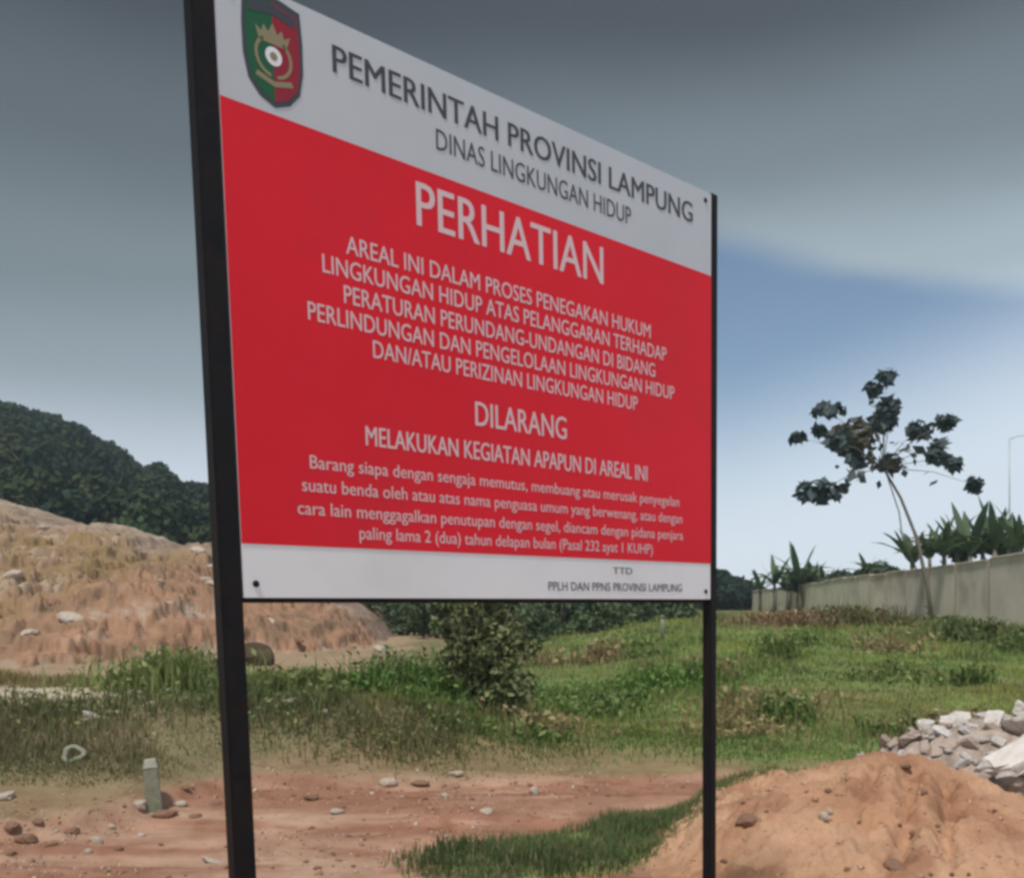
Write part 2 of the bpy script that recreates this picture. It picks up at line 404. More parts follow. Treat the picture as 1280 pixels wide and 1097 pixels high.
# ------------------------------------------------------------------ the warning sign
YAW, LEAN, ROLL, SX, SY, SZ, W, SH = R(39.106), R(3.525), R(-.089), .04576, 2.81207, .01793, 1.86584, -.07361
Hh = 1.5; B0 = 1.52
RM = Matrix.Rotation(YAW, 3, 'Z') @ Matrix.Rotation(LEAN, 3, 'X') @ Matrix.Rotation(ROLL, 3, 'Y')
sign = empty('warning_sign', Vector((SX, SY, SZ + CAMZ)) + RM @ Vector((-SH * 0, 0, -B0)), RM.to_euler())
tag(sign, 'large red and white notice board on two black steel posts, printed PERHATIAN', 'sign')
def S(x, y, z): return (x + SH * z, y, z + B0)   # board coordinates (the frame is racked a little out of square)
M_post = material('black_steel', (.007, .008, .011), (.013, .012, .012), 9, .6, .15, spec=.14, c3=(.020, .012, .010), scale3=14)
M_white = material('white_print', (.70, .71, .73), (.76, .77, .78), 2.5, .45, 0, spec=.4, c3=(.64, .645, .65), scale3=1.3)
M_header_shade = material('shaded_header_print', (.45, .47, .50), (.50, .52, .55), 2.2, .45, 0, spec=.4)  # white header print, with the shading at the sign's top put into its colour
M_red = material('red_print', (.64, .015, .028), (.72, .020, .036), 1.3, .5, 0, spec=.12, c3=(.60, .022, .036), scale3=2.4)
M_ink = material('dark_ink', (.055, .060, .072), rough=.5)
M_letter = material('white_lettering', (.66, .50, .52), rough=.5)
M_green = material('emblem_green', (.015, .10, .045), rough=.5)
M_ered = material('emblem_red', (.27, .018, .035), rough=.5)
M_gold = material('emblem_gold', (.26, .22, .13), rough=.5)
def sbox(name, x0, x1, y0, y1, z0, z1, m, parent=sign, bev=.003, nseg=1):
    bm = bmesh.new()
    bmesh.ops.create_cube(bm, size=1)
    for v in bm.verts:
        v.co = Vector(((x0 + x1) / 2 + v.co.x * (x1 - x0), (y0 + y1) / 2 + v.co.y * (y1 - y0), (z0 + z1) / 2 + v.co.z * (z1 - z0)))
    if bev: bmesh.ops.bevel(bm, geom=list(bm.edges), offset=bev, segments=2, affect='EDGES')
    for v in bm.verts: v.co = S(*v.co)
    return link(name, bm_mesh(name, bm, m), parent)
PW = .044
sbox('post', -W / 2 - .002 - PW - .012, -W / 2 - .002, -.002, PW + .006, -B0 - .12, Hh + .02, M_post)
sbox('post', W / 2 + .002 - .006, W / 2 + .034, -.001, PW - .004, -B0 - .12, Hh + .006, M_post)
sbox('frame_rail', -W / 2, W / 2 - .006, .014, .044, -.014, .022, M_post)
sbox('frame_rail', -W / 2, W / 2 - .006, .014, .044, Hh - .03, Hh + .006, M_post)
sbox('frame_rail', -W / 2, W / 2 - .006, .014, .044, Hh * .5 - .018, Hh * .5 + .018, M_post)
panel = sbox('panel', -W / 2, W / 2 - .004, 0, .012, 0, Hh, M_white, bev=.0015)
def sheet(name, pts, y, m, parent):
    return link(name, mesh(name, [S(x, y, z) for x, z in pts], [tuple(range(len(pts)))], m), parent)
ZR1, ZR0 = 1.206, .137
sheet('header_band', [(-W / 2 + .002, ZR1), (W / 2 - .006, ZR1), (W / 2 - .006, Hh - .002), (-W / 2 + .002, Hh - .002)], -.0012, M_header_shade, panel)
sheet('red_field', [(-W / 2 + .001, ZR0), (W / 2 - .005, ZR0), (W / 2 - .005, ZR1), (-W / 2 + .001, ZR1)], -.0018, M_red, panel)
def text_mesh(txt, off):
    cu = bpy.data.curves.new('t', 'FONT'); cu.body = txt; cu.size = 1; cu.offset = off; cu.resolution_u = 3
    ob = bpy.data.objects.new('t', cu); COL.objects.link(ob)
    dg = bpy.context.evaluated_depsgraph_get(); dg.update()
    me = bpy.data.meshes.new_from_object(ob.evaluated_get(dg))
    bpy.data.objects.remove(ob); bpy.data.curves.remove(cu)
    return me
capm = text_mesh('H', 0); CAP = max(v.co.y for v in capm.vertices); bpy.data.meshes.remove(capm)
def lettering(txt, xc, width, zb, cap, m, bold=.012, y=-.0026):
    me = text_mesh(txt, 0); me.name = 'lettering'
    x0 = min(v.co.x for v in me.vertices); x1 = max(v.co.x for v in me.vertices)
    kx = width / (x1 - x0); kz = cap / CAP
    for v in me.vertices: v.co = S(xc + (v.co.x - (x0 + x1) / 2) * kx, y, zb + v.co.y * kz)
    if bold:                                    # heavier strokes: two more passes of the same glyphs, a hair apart
        bm = bmesh.new()
        for k_ in (-1, 0, 1):
            n0 = len(bm.verts); bm.from_mesh(me); bm.verts.ensure_lookup_table()
            for v in bm.verts[n0:]: v.co.x += k_ * bold * kz; v.co.y += k_ * .00012
        bm.to_mesh(me); bm.free()
    me.materials.clear(); me.materials.append(m)
    return link('lettering', me, panel)
for a in (('PEMERINTAH PROVINSI LAMPUNG', .097, 1.443, 1.368, .068, M_ink, .014),
          ('DINAS LINGKUNGAN HIDUP', .095, .80, 1.276, .056, M_ink, .0),
          ('PERHATIAN', -.010, .735, 1.050, .118, M_letter, .009),
          ('AREAL INI DALAM PROSES PENEGAKAN HUKUM', -.008, 1.195, .918, .046, M_letter, .007),
          ('LINGKUNGAN HIDUP ATAS PELANGGARAN TERHADAP', -.002, 1.350, .854, .046, M_letter, .007),
          ('PERATURAN PERUNDANG-UNDANGAN DI BIDANG', -.002, 1.230, .788, .046, M_letter, .007),
          ('PERLINDUNGAN DAN PENGELOLAAN LINGKUNGAN HIDUP', -.004, 1.440, .724, .046, M_letter, .007),
          ('DAN/ATAU PERIZINAN LINGKUNGAN HIDUP', -.006, 1.055, .660, .046, M_letter, .007),
          ('DILARANG', -.003, .370, .521, .070, M_letter, .009),
          ('MELAKUKAN KEGIATAN APAPUN DI AREAL INI', .002, 1.135, .420, .052, M_letter, .012),
          ('Barang siapa dengan sengaja memutus, membuang atau merusak penyegelan', .003, 1.478, .342, .034, M_letter, .006),
          ('suatu benda oleh atau atas nama penguasa umum yang berwenang, atau dengan', -.001, 1.520, .281, .034, M_letter, .006),
          ('cara lain menggagalkan penutupan dengan segel, diancam dengan pidana penjara', -.006, 1.540, .220, .034, M_letter, .006),
          ('paling lama 2 (dua) tahun delapan bulan (Pasal 232 ayat 1 KUHP)', 0, 1.192, .163, .034, M_letter, .006),
          ('TTD', .442, .096, .088, .022, M_ink, 0),
          ('PPLH DAN PPNS PROVINSI LAMPUNG', .426, .664, .028, .028, M_ink, 0)):
    lettering(*a)
# emblem: a two-coloured shield with a dark rim, a crown and a round gong
def shield(k):
    pts = [(-.075, .135), (0, .150), (.075, .135), (.080, .06), (.079, -.01), (.068, -.065), (.04, -.098), (0, -.115), (-.04, -.098), (-.068, -.065), (-.079, -.01), (-.080, .06)]
    return [(x * k, z * k) for x, z in pts]
EX, EZ = -.790, 1.338
def at(pts, dx=0, dz=0): return [(EX + x + dx, EZ + z + dz) for x, z in pts]
emb = sheet('emblem', at(shield(1.0)), -.0024, M_ink, panel)
tag(emb, 'shield emblem half green and half red with a dark rim')
hl = [p for p in shield(.88) if p[0] <= 0]; hr = [p for p in shield(.88) if p[0] >= 0]
zt = .150 * .88; zb_ = -.115 * .88
def esheet(name, pts, y, m): return sheet(name, at(pts), y, m, panel)
esheet('emblem_half', hl, -.0030, M_green)
esheet('emblem_half', hr, -.0030, M_ered)
circ = lambda cx, cz, r, n=20: [(cx + r * math.cos(i * 2 * math.pi / n), cz + r * math.sin(i * 2 * math.pi / n)) for i in range(n)]
esheet('emblem_gong', circ(0, .006, .022), -.0036, M_white)
esheet('emblem_gong', circ(0, .006, .010), -.0042, M_gold)
esheet('emblem_crown', [(-.036, .034), (.036, .034), (.046, .066), (.030, .056), (.024, .074), (.012, .060), (0, .084), (-.012, .060), (-.024, .074), (-.030, .056), (-.046, .066)], -.0036, M_gold)
esheet('emblem_ribbon', [(-.062, .092), (0, .104), (.062, .092), (.062, .116), (0, .128), (-.062, .116)], -.0036, M_ink)
esheet('emblem_scroll', [(-.05, -.052), (0, -.066), (.05, -.052), (.045, -.040), (0, -.053), (-.045, -.040)], -.0036, M_gold)
def sprig(sg):
    o_, i_ = [], []
    for k in range(9):
        a = R(-80 + k * 17); o_.append((sg * .050 * math.cos(a), .004 + .050 * math.sin(a))); i_.append((sg * .042 * math.cos(a), .004 + .042 * math.sin(a)))
    return o_ + i_[::-1]
esheet('emblem_sprig', sprig(-1), -.0036, M_gold); esheet('emblem_sprig', sprig(1), -.0036, M_gold)
def bolt(x, z):
    bm = bmesh.new()
    bmesh.ops.create_uvsphere(bm, u_segments=12, v_segments=8, radius=.009)
    for v in bm.verts: v.co = S(x + v.co.x, -.002 + v.co.y * .5, z + v.co.z)
    link('bolt', bm_mesh('bolt', bm, M_post, True), sign)
for b_ in ((-.899, .036), (.899, .030), (.893, 1.467), (-.899, 1.462)): bolt(*b_)

# ------------------------------------------------------------------ boundary wall on the right
M_wall = material('render_wall', (.66, .59, .51), (.82, .75, .66), .7, .95, .4, 12, c3=(.46, .39, .32), scale3=.45)
M_wall2 = material('wall_pillar', (.50, .43, .35), (.62, .54, .45), 1.5, .95, .4, 12)
wall = empty('boundary_wall', (13.3, 18, .6))
tag(wall, 'long weathered grey rendered wall across the top of the green field', 'wall')
wd = Vector((.167, 1, 0)).normalized(); wang = math.atan2(wd.y, wd.x)
def wbox(name, s0, s1, z0, z1, th, m):
    bm = bmesh.new(); bmesh.ops.create_cube(bm, size=1)
    for v in bm.verts: v.co = Vector(((s0 + s1) / 2 + v.co.x * (s1 - s0), v.co.y * th, (z0 + z1) / 2 + v.co.z * (z1 - z0)))
    bmesh.ops.bevel(bm, geom=list(bm.edges), offset=.012, segments=1, affect='EDGES')
    for v in bm.verts: v.co = Matrix.Rotation(wang, 3, 'Z') @ v.co
    return link(name, bm_mesh(name, bm, m), wall)
for i in range(31):
    s0 = i * 3.1; dz = random.uniform(-.06, .05)
    wbox('pillar', s0 - .14, s0 + .14, -.9, 2.33 + dz * .3, .172, M_wall2)
    pn = wbox('panel', s0 + .14, s0 + 2.96, -.9, 2.28 + dz, random.uniform(.15, .165), M_wall)
    wbox('coping', s0 + .141, s0 + 2.959, 2.282 + dz, 2.36 + dz, .24, M_wall2)

# ------------------------------------------------------------------ rocks and rubble
def rock_mesh(name, m, seed, sub=2, rough=.25, smooth=True, hull=False):
    rg = np.random.default_rng(seed); bm = bmesh.new()
    if hull:
        for p in rg.uniform(-.5, .5, (9, 3)): bm.verts.new(p * rg.uniform(.75, 1.25))
        for c in [(sx_, sy_, sz_) for sx_ in (-.5, .5) for sy_ in (-.5, .5) for sz_ in (-.5, .5)]:
            bm.verts.new(np.array(c) * rg.uniform(.35, 1.0, 3))
        r = bmesh.ops.convex_hull(bm, input=bm.verts)
        bmesh.ops.delete(bm, geom=[v for v in bm.verts if not v.link_faces], context='VERTS')
        bmesh.ops.bevel(bm, geom=list(bm.edges), offset=.02, segments=1, affect='EDGES')
        bmesh.ops.triangulate(bm, faces=list(bm.faces))
        bmesh.ops.subdivide_edges(bm, edges=[e for e in bm.edges if e.calc_length() > .22], cuts=2, use_grid_fill=True)
        for v in bm.verts: v.co += Vector(rg.normal(size=3) * .022)
    else:
        bmesh.ops.create_icosphere(bm, subdivisions=sub, radius=.5)
        d = rg.normal(size=(9, 3)); d /= np.linalg.norm(d, axis=1)[:, None]; k = rg.uniform(.6, .95, 9)
        for v in bm.verts:
            n_ = np.array(v.co) / .5
            c_ = min(1.0, min((k[j] / max(n_ @ d[j], .05) if n_ @ d[j] > .05 else 9) for j in range(9)))
            v.co = v.co * c_ * (1 + rg.uniform(-rough, rough) * .25)
    return bm_mesh(name, bm, m, False)
ST = [rock_mesh('stone', M_stone, s) for s in range(5)]
CL = [rock_mesh('clod', M_redstone, 20 + s) for s in range(5)]
RB = [rock_mesh('rubble', M_rub if s % 4 else M_rubd, 40 + s, hull=True) for s in range(7)]
def ground_hit(u, v):
    y = 4.0
    for _ in range(2500):
        q = PX(u, v, y)
        if q.z <= top_z(q.x, q.y) + .01: break
        y += .01
    return q
def stone_at(u, v, w, h, label, name='stone', cat='stone', group=None, ms=ST, depth=None, y=None):
    # distance where the line of sight meets the ground
    if y is None:
        y = 4.0
        for _ in range(2500):
            q = PX(u, v, y)
            if q.z <= top_z(q.x, q.y) + .01: break
            y += .01
    q = PX(u, v, y); k = y / 1100
    o = link(name, random.choice(ms), None, (q.x, q.y, top_z(q.x, q.y) + h * k * .16), (random.uniform(-.3, .3), random.uniform(-.3, .3), random.uniform(-.5, .5)), (w * k, (depth or w) * k * .8, h * k))
    tag(o, label, cat, group); return o
stone_at(485, 979, 26, 14, 'brightest white stone on the far edge of the dirt track')
stone_at(668, 991, 15, 15, 'lone squarish white stone right of the middle of the track')
stone_at(556, 994, 12, 8, 'small white stone just below the pale flat one on the track edge')
stone_at(570, 968, 24, 10, 'pale flat stone at the grass edge below the shrub')
stone_at(608, 1013, 20, 6, 'thin flat whitish stone lying on the red track')
stone_at(266, 1076, 44, 9, 'long flat pale stone near the foot of the left post', depth=26)
stone_at(696, 1072, 18, 13, 'white stone in the foreground grass strip')
stone_at(420, 1013, 22, 8, 'pale flat stone in the track right of the left post')
stone_at(175, 1010, 20, 18, 'pale stone leaning beside the concrete marker')
stone_at(225, 1004, 20, 10, 'small pale stone to the right of the concrete marker')
stone_at(32, 1050, 34, 16, 'broad reddish clod at the left end of the track edge', 'clod', 'clod', None, CL)
stone_at(8, 996, 26, 14, 'pale stone at the very left edge of the olive bank')
stone_at(122, 1052, 14, 15, 'pale pebble on the track left of the concrete marker')
stone_at(148, 1060, 14, 9, 'dark red clod on the track below the concrete marker', 'clod', 'clod', None, CL)
stone_at(390, 997, 26, 12, 'dark red clod on the track edge beside the left post', 'clod', 'clod', None, CL)
stone_at(525, 979, 26, 9, 'dark brown clod right of the brightest white stone', 'clod', 'clod', None, CL)
stone_at(1030, 1024, 16, 16, 'small pale stone half buried in the face of the dirt mound')
stone_at(1037, 1014, 9, 8, 'tiny pale stone above the half buried one on the mound')
stone_at(935, 1030, 34, 22, 'dark red clod on the left shoulder of the dirt mound', 'clod', 'clod', None, CL)
stone_at(1130, 958, 26, 9, 'dark clod under the left end of the rubble', 'clod', 'clod', None, CL)
stone_at(1120, 1082, 34, 14, 'dark red clod low on the front of the dirt mound', 'clod', 'clod', None, CL)
stone_at(475, 808, 22, 13, 'pale boulder at the right toe of the bare hillside', 'boulder', 'boulder', y=21.5)
stone_at(362, 878, 36, 11, 'pale flat rock in the grass right of the left post', 'rock', 'rock')
stone_at(404, 891, 14, 12, 'small pale rock below the flat one in the grass', 'rock', 'rock')
for i, (u, v, w, h) in enumerate(((14, 1036, 26, 13), (47, 1026, 15, 9), (90, 1040, 23, 13), (110, 1063, 12, 8), (66, 1054, 15, 8), (139, 1033, 12, 8), (206, 1018, 36, 12), (244, 1019, 20, 7), (271, 1003, 14, 7), (176, 1043, 13, 7), (13, 1066, 17, 7), (232, 986, 11, 7))):
    lb = ['reddish clod on the left track edge, leftmost of the upper row', 'small clod second from the left on the track edge', 'broad clod third from the left on the track edge', 'pale lump left of the track pebbles', 'flat lump in the left track edge', 'lump midway between the left edge and the marker', 'broad dark clod right under the concrete marker', 'flat dark clod right of the one under the marker', 'small clod nearest the near post', 'lump below and left of the concrete marker', 'flat clod in the left corner of the track', 'small clod on the bank right of the marker'][i]
    stone_at(u, v, w, h, lb, 'clod', 'clod', None, ST if i in (3, 5, 9) else CL)
for i in range(38):
    u = random.uniform(-40, 880); v = random.choice([random.gauss(985, 9), random.uniform(985, 1095)])
    s_ = random.uniform(2.5, 6.5)
    stone_at(u, v, s_ * 1.3, s_ * .8, 'pebble strewn over the red dirt track', 'pebble', 'pebble', 'pebbles strewn over the dirt track', ST if random.random() < .35 else CL)
for i in range(14):
    u = random.uniform(860, 1270); v = random.uniform(985, 1095); s_ = random.uniform(4, 9)
    stone_at(u, v, s_ * 1.4, s_, 'crumb of earth on the face of the dirt mound', 'clod', 'clod', 'crumbs of earth on the dirt mound', CL)
def grit(name, x, y, z, size, cols, label):
    n = len(x); o8 = np.array([[1, 0, 0], [-.8, .5, 0], [-.5, -.9, 0], [0, .1, .8], [.1, 0, -.5]])
    a = rng.uniform(0, 6.28, n); ca, sa = np.cos(a), np.sin(a)
    v = o8[None] * (size[:, None, None] * rng.uniform(.6, 1.3, (n, 5, 1)))
    vx = v[..., 0] * ca[:, None] - v[..., 1] * sa[:, None]; vy = v[..., 0] * sa[:, None] + v[..., 1] * ca[:, None]
    v = np.stack([vx + x[:, None], vy + y[:, None], v[..., 2] + z[:, None]], -1).reshape(-1, 3)
    f = (np.arange(n)[:, None, None] * 5 + np.array([[0, 1, 3], [1, 2, 3], [2, 0, 3], [1, 0, 4], [2, 1, 4], [0, 2, 4]])[None]).reshape(-1, 3)
    tag(link(name, mesh(name, v, f, M_grit, np.repeat(cols, 5, 0))), label, 'gravel', kind='stuff')
M_grit = material('grit', (1, 1, 1), attr=True, rough=.95, spec=.1)
gx = rng.uniform(-4.2, 1.6, 9000); gy = rng.uniform(4.6, 7.6, 9000); kk = rng.random(9000) < np.clip(.25 + .9 * fbm(gx, gy, 3, 1.2) + .6 * np.exp(-((gy - track_edge(gx)) / .3) ** 2), 0, 1)
gx, gy = gx[kk], gy[kk]; kc = rng.random((len(gx), 1))
grit('track_gravel', gx, gy, ground_z(gx, gy), rng.uniform(.004, .016, len(gx)) * (1 + 1.2 * (rng.random(len(gx)) < .06)), np.where(kc < .3, np.array([[.46, .38, .30]]), np.where(kc < .65, np.array([[.33, .19, .13]]), np.array([[.24, .13, .09]]))) * rng.uniform(.8, 1.2, (len(gx), 1)), 'fine gravel and crumbs scattered over the dirt track')
gx = rng.uniform(.8, 4.0, 2600); gy = rng.uniform(3.9, 6.2, 2600); kk = rng.random(2600) < np.clip(.35 + 1.0 * fbm(gx, gy, 3, 2.0), .05, 1)
gx, gy = gx[kk], gy[kk]
grit('mound_crumbs', gx, gy, mound_z(gx, gy), rng.uniform(.005, .018, len(gx)) * (1 + 1.3 * (rng.random(len(gx)) < .07)), np.array([[.44, .275, .185]]) * rng.uniform(.75, 1.2, (len(gx), 1)), 'loose crumbs of soil on the dirt mound')
# ring-shaped piece of debris on the bank
def ring_debris():
    bm = bmesh.new(); n, k = 18, 8; vs_ = []
    for i in range(n):
        a = i / n * 2 * math.pi; r0 = .082 + .012 * math.sin(a * 3 + 1)
        vs_.append([bm.verts.new(((r0 + .026 * math.cos(b * 2 * math.pi / k)) * math.cos(a), (r0 + .026 * math.cos(b * 2 * math.pi / k)) * math.sin(a), (.024 + .008 * math.sin(a * 5)) * math.sin(b * 2 * math.pi / k))) for b in range(k)])
    for i in range(n):
        for b in range(k): bm.faces.new((vs_[i][b], vs_[(i + 1) % n][b], vs_[(i + 1) % n][(b + 1) % k], vs_[i][(b + 1) % k]))
    return bm_mesh('debris_ring', bm, M_conc, True)
q = ground_hit(92, 950)
dr = link('debris_ring', ring_debris(), None, (q.x, q.y, top_z(q.x, q.y) + .055), (R(48), R(8), 0), (.85, .78, .9))
tag(dr, 'pale ring-shaped piece of debris lying on the olive bank', 'debris')
for i in range(44):                              # loose rocks lying on the bare slope
    a_ = random.randrange(40, 250); b_ = random.randrange(110, 600)
    x_, y_, z_ = (float(q[a_, b_]) for q in HILL)
    if z_ < float(ground_z(np.array(x_), np.array(y_))) + .1: continue
    s_ = random.uniform(.12, .42)
    tag(link('rock', random.choice(ST + CL[:2]), None, (x_, y_, z_ + s_ * .1), (random.uniform(-.4, .4), random.uniform(-.4, .4), random.uniform(0, 6)), (s_ * 1.5, s_, s_ * .6)), 'loose pale rock lying on the bare earth slope', 'rock', 'loose rocks on the bare slope')
# concrete marker
def marker():
    root = empty('concrete_marker', (0, 0, 0))
    bm = bmesh.new(); bmesh.ops.create_cube(bm, size=1)
    for v in bm.verts:
        k = .058 if v.co.z < 0 else .046
        v.co = Vector((v.co.x * 2 * k, v.co.y * 2 * k, -.08 if v.co.z < 0 else .29))
    bmesh.ops.subdivide_edges(bm, edges=list(bm.edges), cuts=3)
    for v in bm.verts: v.co += Vector((random.uniform(-1, 1), random.uniform(-1, 1), random.uniform(-1, 1))) * .004
    link('shaft', bm_mesh('shaft', bm, M_conc), root)
    bm = bmesh.new(); bmesh.ops.create_cone(bm, cap_ends=True, segments=4, radius1=.070, radius2=.052, depth=.05)
    for v in bm.verts: v.co = Matrix.Rotation(R(45), 3, 'Z') @ v.co + Vector((0, 0, .317))
    link('cap', bm_mesh('cap', bm, material('marker_cap', (.30, .31, .25), (.42, .42, .34), 12, .9, .4, c3=(.2, .22, .16), scale3=9)), root)
    return root
mk = marker(); q = ground_hit(192, 1006); mk.location = (q.x, q.y, top_z(q.x, q.y)); mk.rotation_euler = (R(3), R(-4), R(20))
tag(mk, 'short weathered concrete marker post at the edge of the dirt track', 'marker post')
# rubble heap behind the mound
slab = link('concrete_slab', RB[1], None, (3.46, 5.80, .58), (R(30), R(-28), R(8)), (.95, .22, .11))
tag(slab, 'long pale slab lying slantwise across the rubble heap', 'slab')
def heap_z(x, y):
    x = np.asarray(x, float); y = np.asarray(y, float)
    e_ = np.clip(1 - (np.abs(x - 3.7) / 1.25) ** 2.4, 0, 1) * np.clip(1 - ((y - 6.45) / .80) ** 2, 0, 1)
    return ground_z(x, y) - .05 + .70 * e_ ** .8 + .07 * sst(e_ / .1) * fbm(x, y, 4, 5)
hxs = np.linspace(2.4, 5.0, 110); hys = np.linspace(5.6, 7.3, 80); HX_, HY_ = np.meshgrid(hxs, hys)
M_heap = material('rubble_fines', (.30, .23, .19), (.52, .44, .38), 14, .97, .8, 40, c3=(.20, .15, .12), scale3=8)
tag(link('spoil_heap', mesh('spoil_heap', np.stack([HX_, HY_, heap_z(HX_, HY_)], -1), grid_faces(*HX_.shape), M_heap)), kind='structure')
k = 0; placed = []
for i in range(3000):
    x = random.uniform(2.5, 4.8); y = random.uniform(5.7, 6.9)
    hz0 = float(heap_z(np.array(x), np.array(y))); tp = top_z(x, y)
    if hz0 < tp - .03: continue
    s_ = random.uniform(.06, .13) if random.random() < .72 else random.uniform(.14, .23)
    if any((x - a) ** 2 + (y - b) ** 2 < (.42 * (s_ + c)) ** 2 for a, b, c in placed): continue
    placed.append((x, y, s_))
    z = max(hz0, tp) + s_ * random.uniform(.02, .16)
    j = random.randrange(len(RB))
    o = link('rubble_chunk', RB[j], None, (x, y, z), (random.uniform(-.8, .8), random.uniform(-.8, .8), random.uniform(0, 6.28)), (s_ * random.uniform(1.0, 2.2), s_ * random.uniform(.8, 1.2), s_ * random.uniform(.3, .65)))
    hp = hz0 - float(ground_z(np.array(x), np.array(y)))
    wh_ = 'at the left tip' if x < 2.95 else 'at the right end' if x > 4.1 else 'low on the near side' if hp < .45 and y < 6.4 else 'along the crest' if hp > .68 else 'on the near flank' if y < 6.4 else 'on the far flank'
    tag(o, ('small ' if s_ < .1 else 'large ' if s_ > .15 else '') + ('pale broken plaster chunk ' if j % 4 else 'dull brown broken brick chunk ') + wh_ + ' of the rubble heap', 'rubble', 'broken chunks in the rubble heap')
    k += 1
    if k >= 150: break

# ------------------------------------------------------------------ grass
def blades(name, pts, h, w, cols, label, lean=.45):
    n = len(pts); rg = rng
    a = rg.uniform(0, 2 * math.pi, n); d = np.stack([np.cos(a), np.sin(a), np.zeros(n)], 1)
    b = rg.uniform(0, 2 * math.pi, n); e = np.stack([np.cos(b), np.sin(b), np.zeros(n)], 1) * (rg.random(n) * lean * h)[:, None]
    w = w[:, None]; up = np.array([0, 0, 1.0])
    p0 = pts - d * w * .5; p1 = pts + d * w * .5
    mid = pts + up * (h * .6)[:, None] + e * .35
    p2 = mid + d * w * .38; p3 = mid - d * w * .38
    tip = pts + up * (h * rg.uniform(.8, 1.0, n))[:, None] + e
    v = np.stack([p0, p1, p2, p3, tip, tip + d * w * .05], 1).reshape(-1, 3)
    i = np.arange(n)[:, None] * 6
    f = np.concatenate([i + np.array([0, 1, 2, 3]), i + np.array([3, 2, 5, 4])])
    o = link(name, mesh(name, v, f, M_grass, np.repeat(cols, 6, 0)))
    tag(o, label, 'grass', kind='stuff'); return o
def scatter(n, u0, u1, v0, v1, dens):
    u = rng.uniform(u0, u1, n); y = CAMZ * 1100 / (rng.uniform(v0, v1, n) - HOR) 
    x = (u - 640) / 1100 * y
    k = rng.random(n) < dens(x, y)
    x, y = x[k], y[k]
    return x, y
def gcol(x, y, greens, wts_noise=.5):
    n1 = sst((fbm(x, y, 4, .7) + .35) / .7); n2 = rng.random(len(x))
    a, b, c = [np.array(q) for q in greens]
    k = np.clip(n1 * .75 + n2 * .35 - .05, 0, 1)[:, None]
    yl = sst((fbm(x + 60, y, 3, .45) - .02) / .25)[:, None]
    col = (a * (1 - k) + b * k) * (1 + yl * np.array([.30, .14, -.08])) * (1 - .38 * sst((fbm(x + 3, y, 4, .55) - .05) / .3))[:, None]
    dry = (rng.random(len(x)) < .16 + .25 * sst((fbm(x + 40, y, 3, .5)) / .3))[:, None]
    return np.where(dry, c, col) * rng.uniform(.85, 1.18, (len(x), 1))
# right-hand field
def d_field(x, y):
    o, p, b, br = soil_mask(x, y)
    n = fbm(x, y, 4, 1.2)
    return o * (1 - .75 * br) * sst((x + 1.4 + .5 * n) / 1.2) * (.55 + .6 * n) * sst((y - track_edge(x)) / 1.4) * (x < 13.2 + (y - 18) * .167 - .1)
x, y = scatter(260000, 450, 1420, 776, 1000, d_field)
s_ = np.clip(y / 9, .8, 6)
blades('field_grass', np.stack([x, y, ground_z(x, y) - .01], 1), rng.uniform(.03, .12, len(x)) * np.clip(.55 + s_ * .45, .8, 2.2) * (.6 + 1.0 * sst(fbm(x, y, 3, .9) * 2)), .013 * s_, gcol(x, y, ((.165, .265, .075), (.285, .35, .115), (.37, .32, .17))), 'green grass over the sloping field below the grey wall')
# olive bank on the left
def d_bank(x, y):
    o, p, b, br = soil_mask(x, y)
    return o * (1 - p) * (1 - b) * (1 - .6 * br) * (1 - sst((x + .9) / 1.2)) * np.maximum(.5 + .8 * fbm(x, y, 4, 1.3), .28) * (y < 13) * (.12 + .88 * sst((y - track_edge(x) - .15) / 1.1))
x, y = scatter(170000, -180, 700, 855, 1015, d_bank)
s_ = np.clip(y / 9, .8, 3)
tall = .7 + .9 * sst((fbm(x, y, 3, .8) + .1) / .4)
cb = gcol(x, y, ((.18, .18, .088), (.27, .25, .125), (.36, .28, .18)))
gk = sst((y - 8.6) / 1.4)[:, None] * sst((x / y + .52) / .12)[:, None]
cb = cb * (1 - gk) + cb * np.array([.95, 1.45, .9]) * gk
blades('bank_grass', np.stack([x, y, ground_z(x, y) - .01], 1), rng.uniform(.03, .11, len(x)) * tall * (.35 + .65 * sst((y - track_edge(x) - .2) / 1.8)), .011 * s_, cb, 'dull olive grass and weeds on the low bank behind the track')
# foreground strip
x = rng.uniform(-.9, 2.2, 150000); y = rng.uniform(4.4, 6.9, 150000)
k = rng.random(len(x)) < front_patch(x, y) * (.5 + .7 * fbm(x, y, 3, 3)); x, y = x[k], y[k]
z = np.maximum(ground_z(x, y), np.where((x > .5) & (y < 7), mound_z(x, y) - .05, -1))
blades('verge_grass', np.stack([x, y, z - .01], 1), rng.uniform(.04, .12, len(x)) * (.7 + .8 * sst(fbm(x, y, 3, 2) + .3)), np.full(len(x), .008), gcol(x, y, ((.14, .215, .085), (.22, .28, .11), (.32, .27, .16))), 'strip of short green grass between the track and the dirt mound')

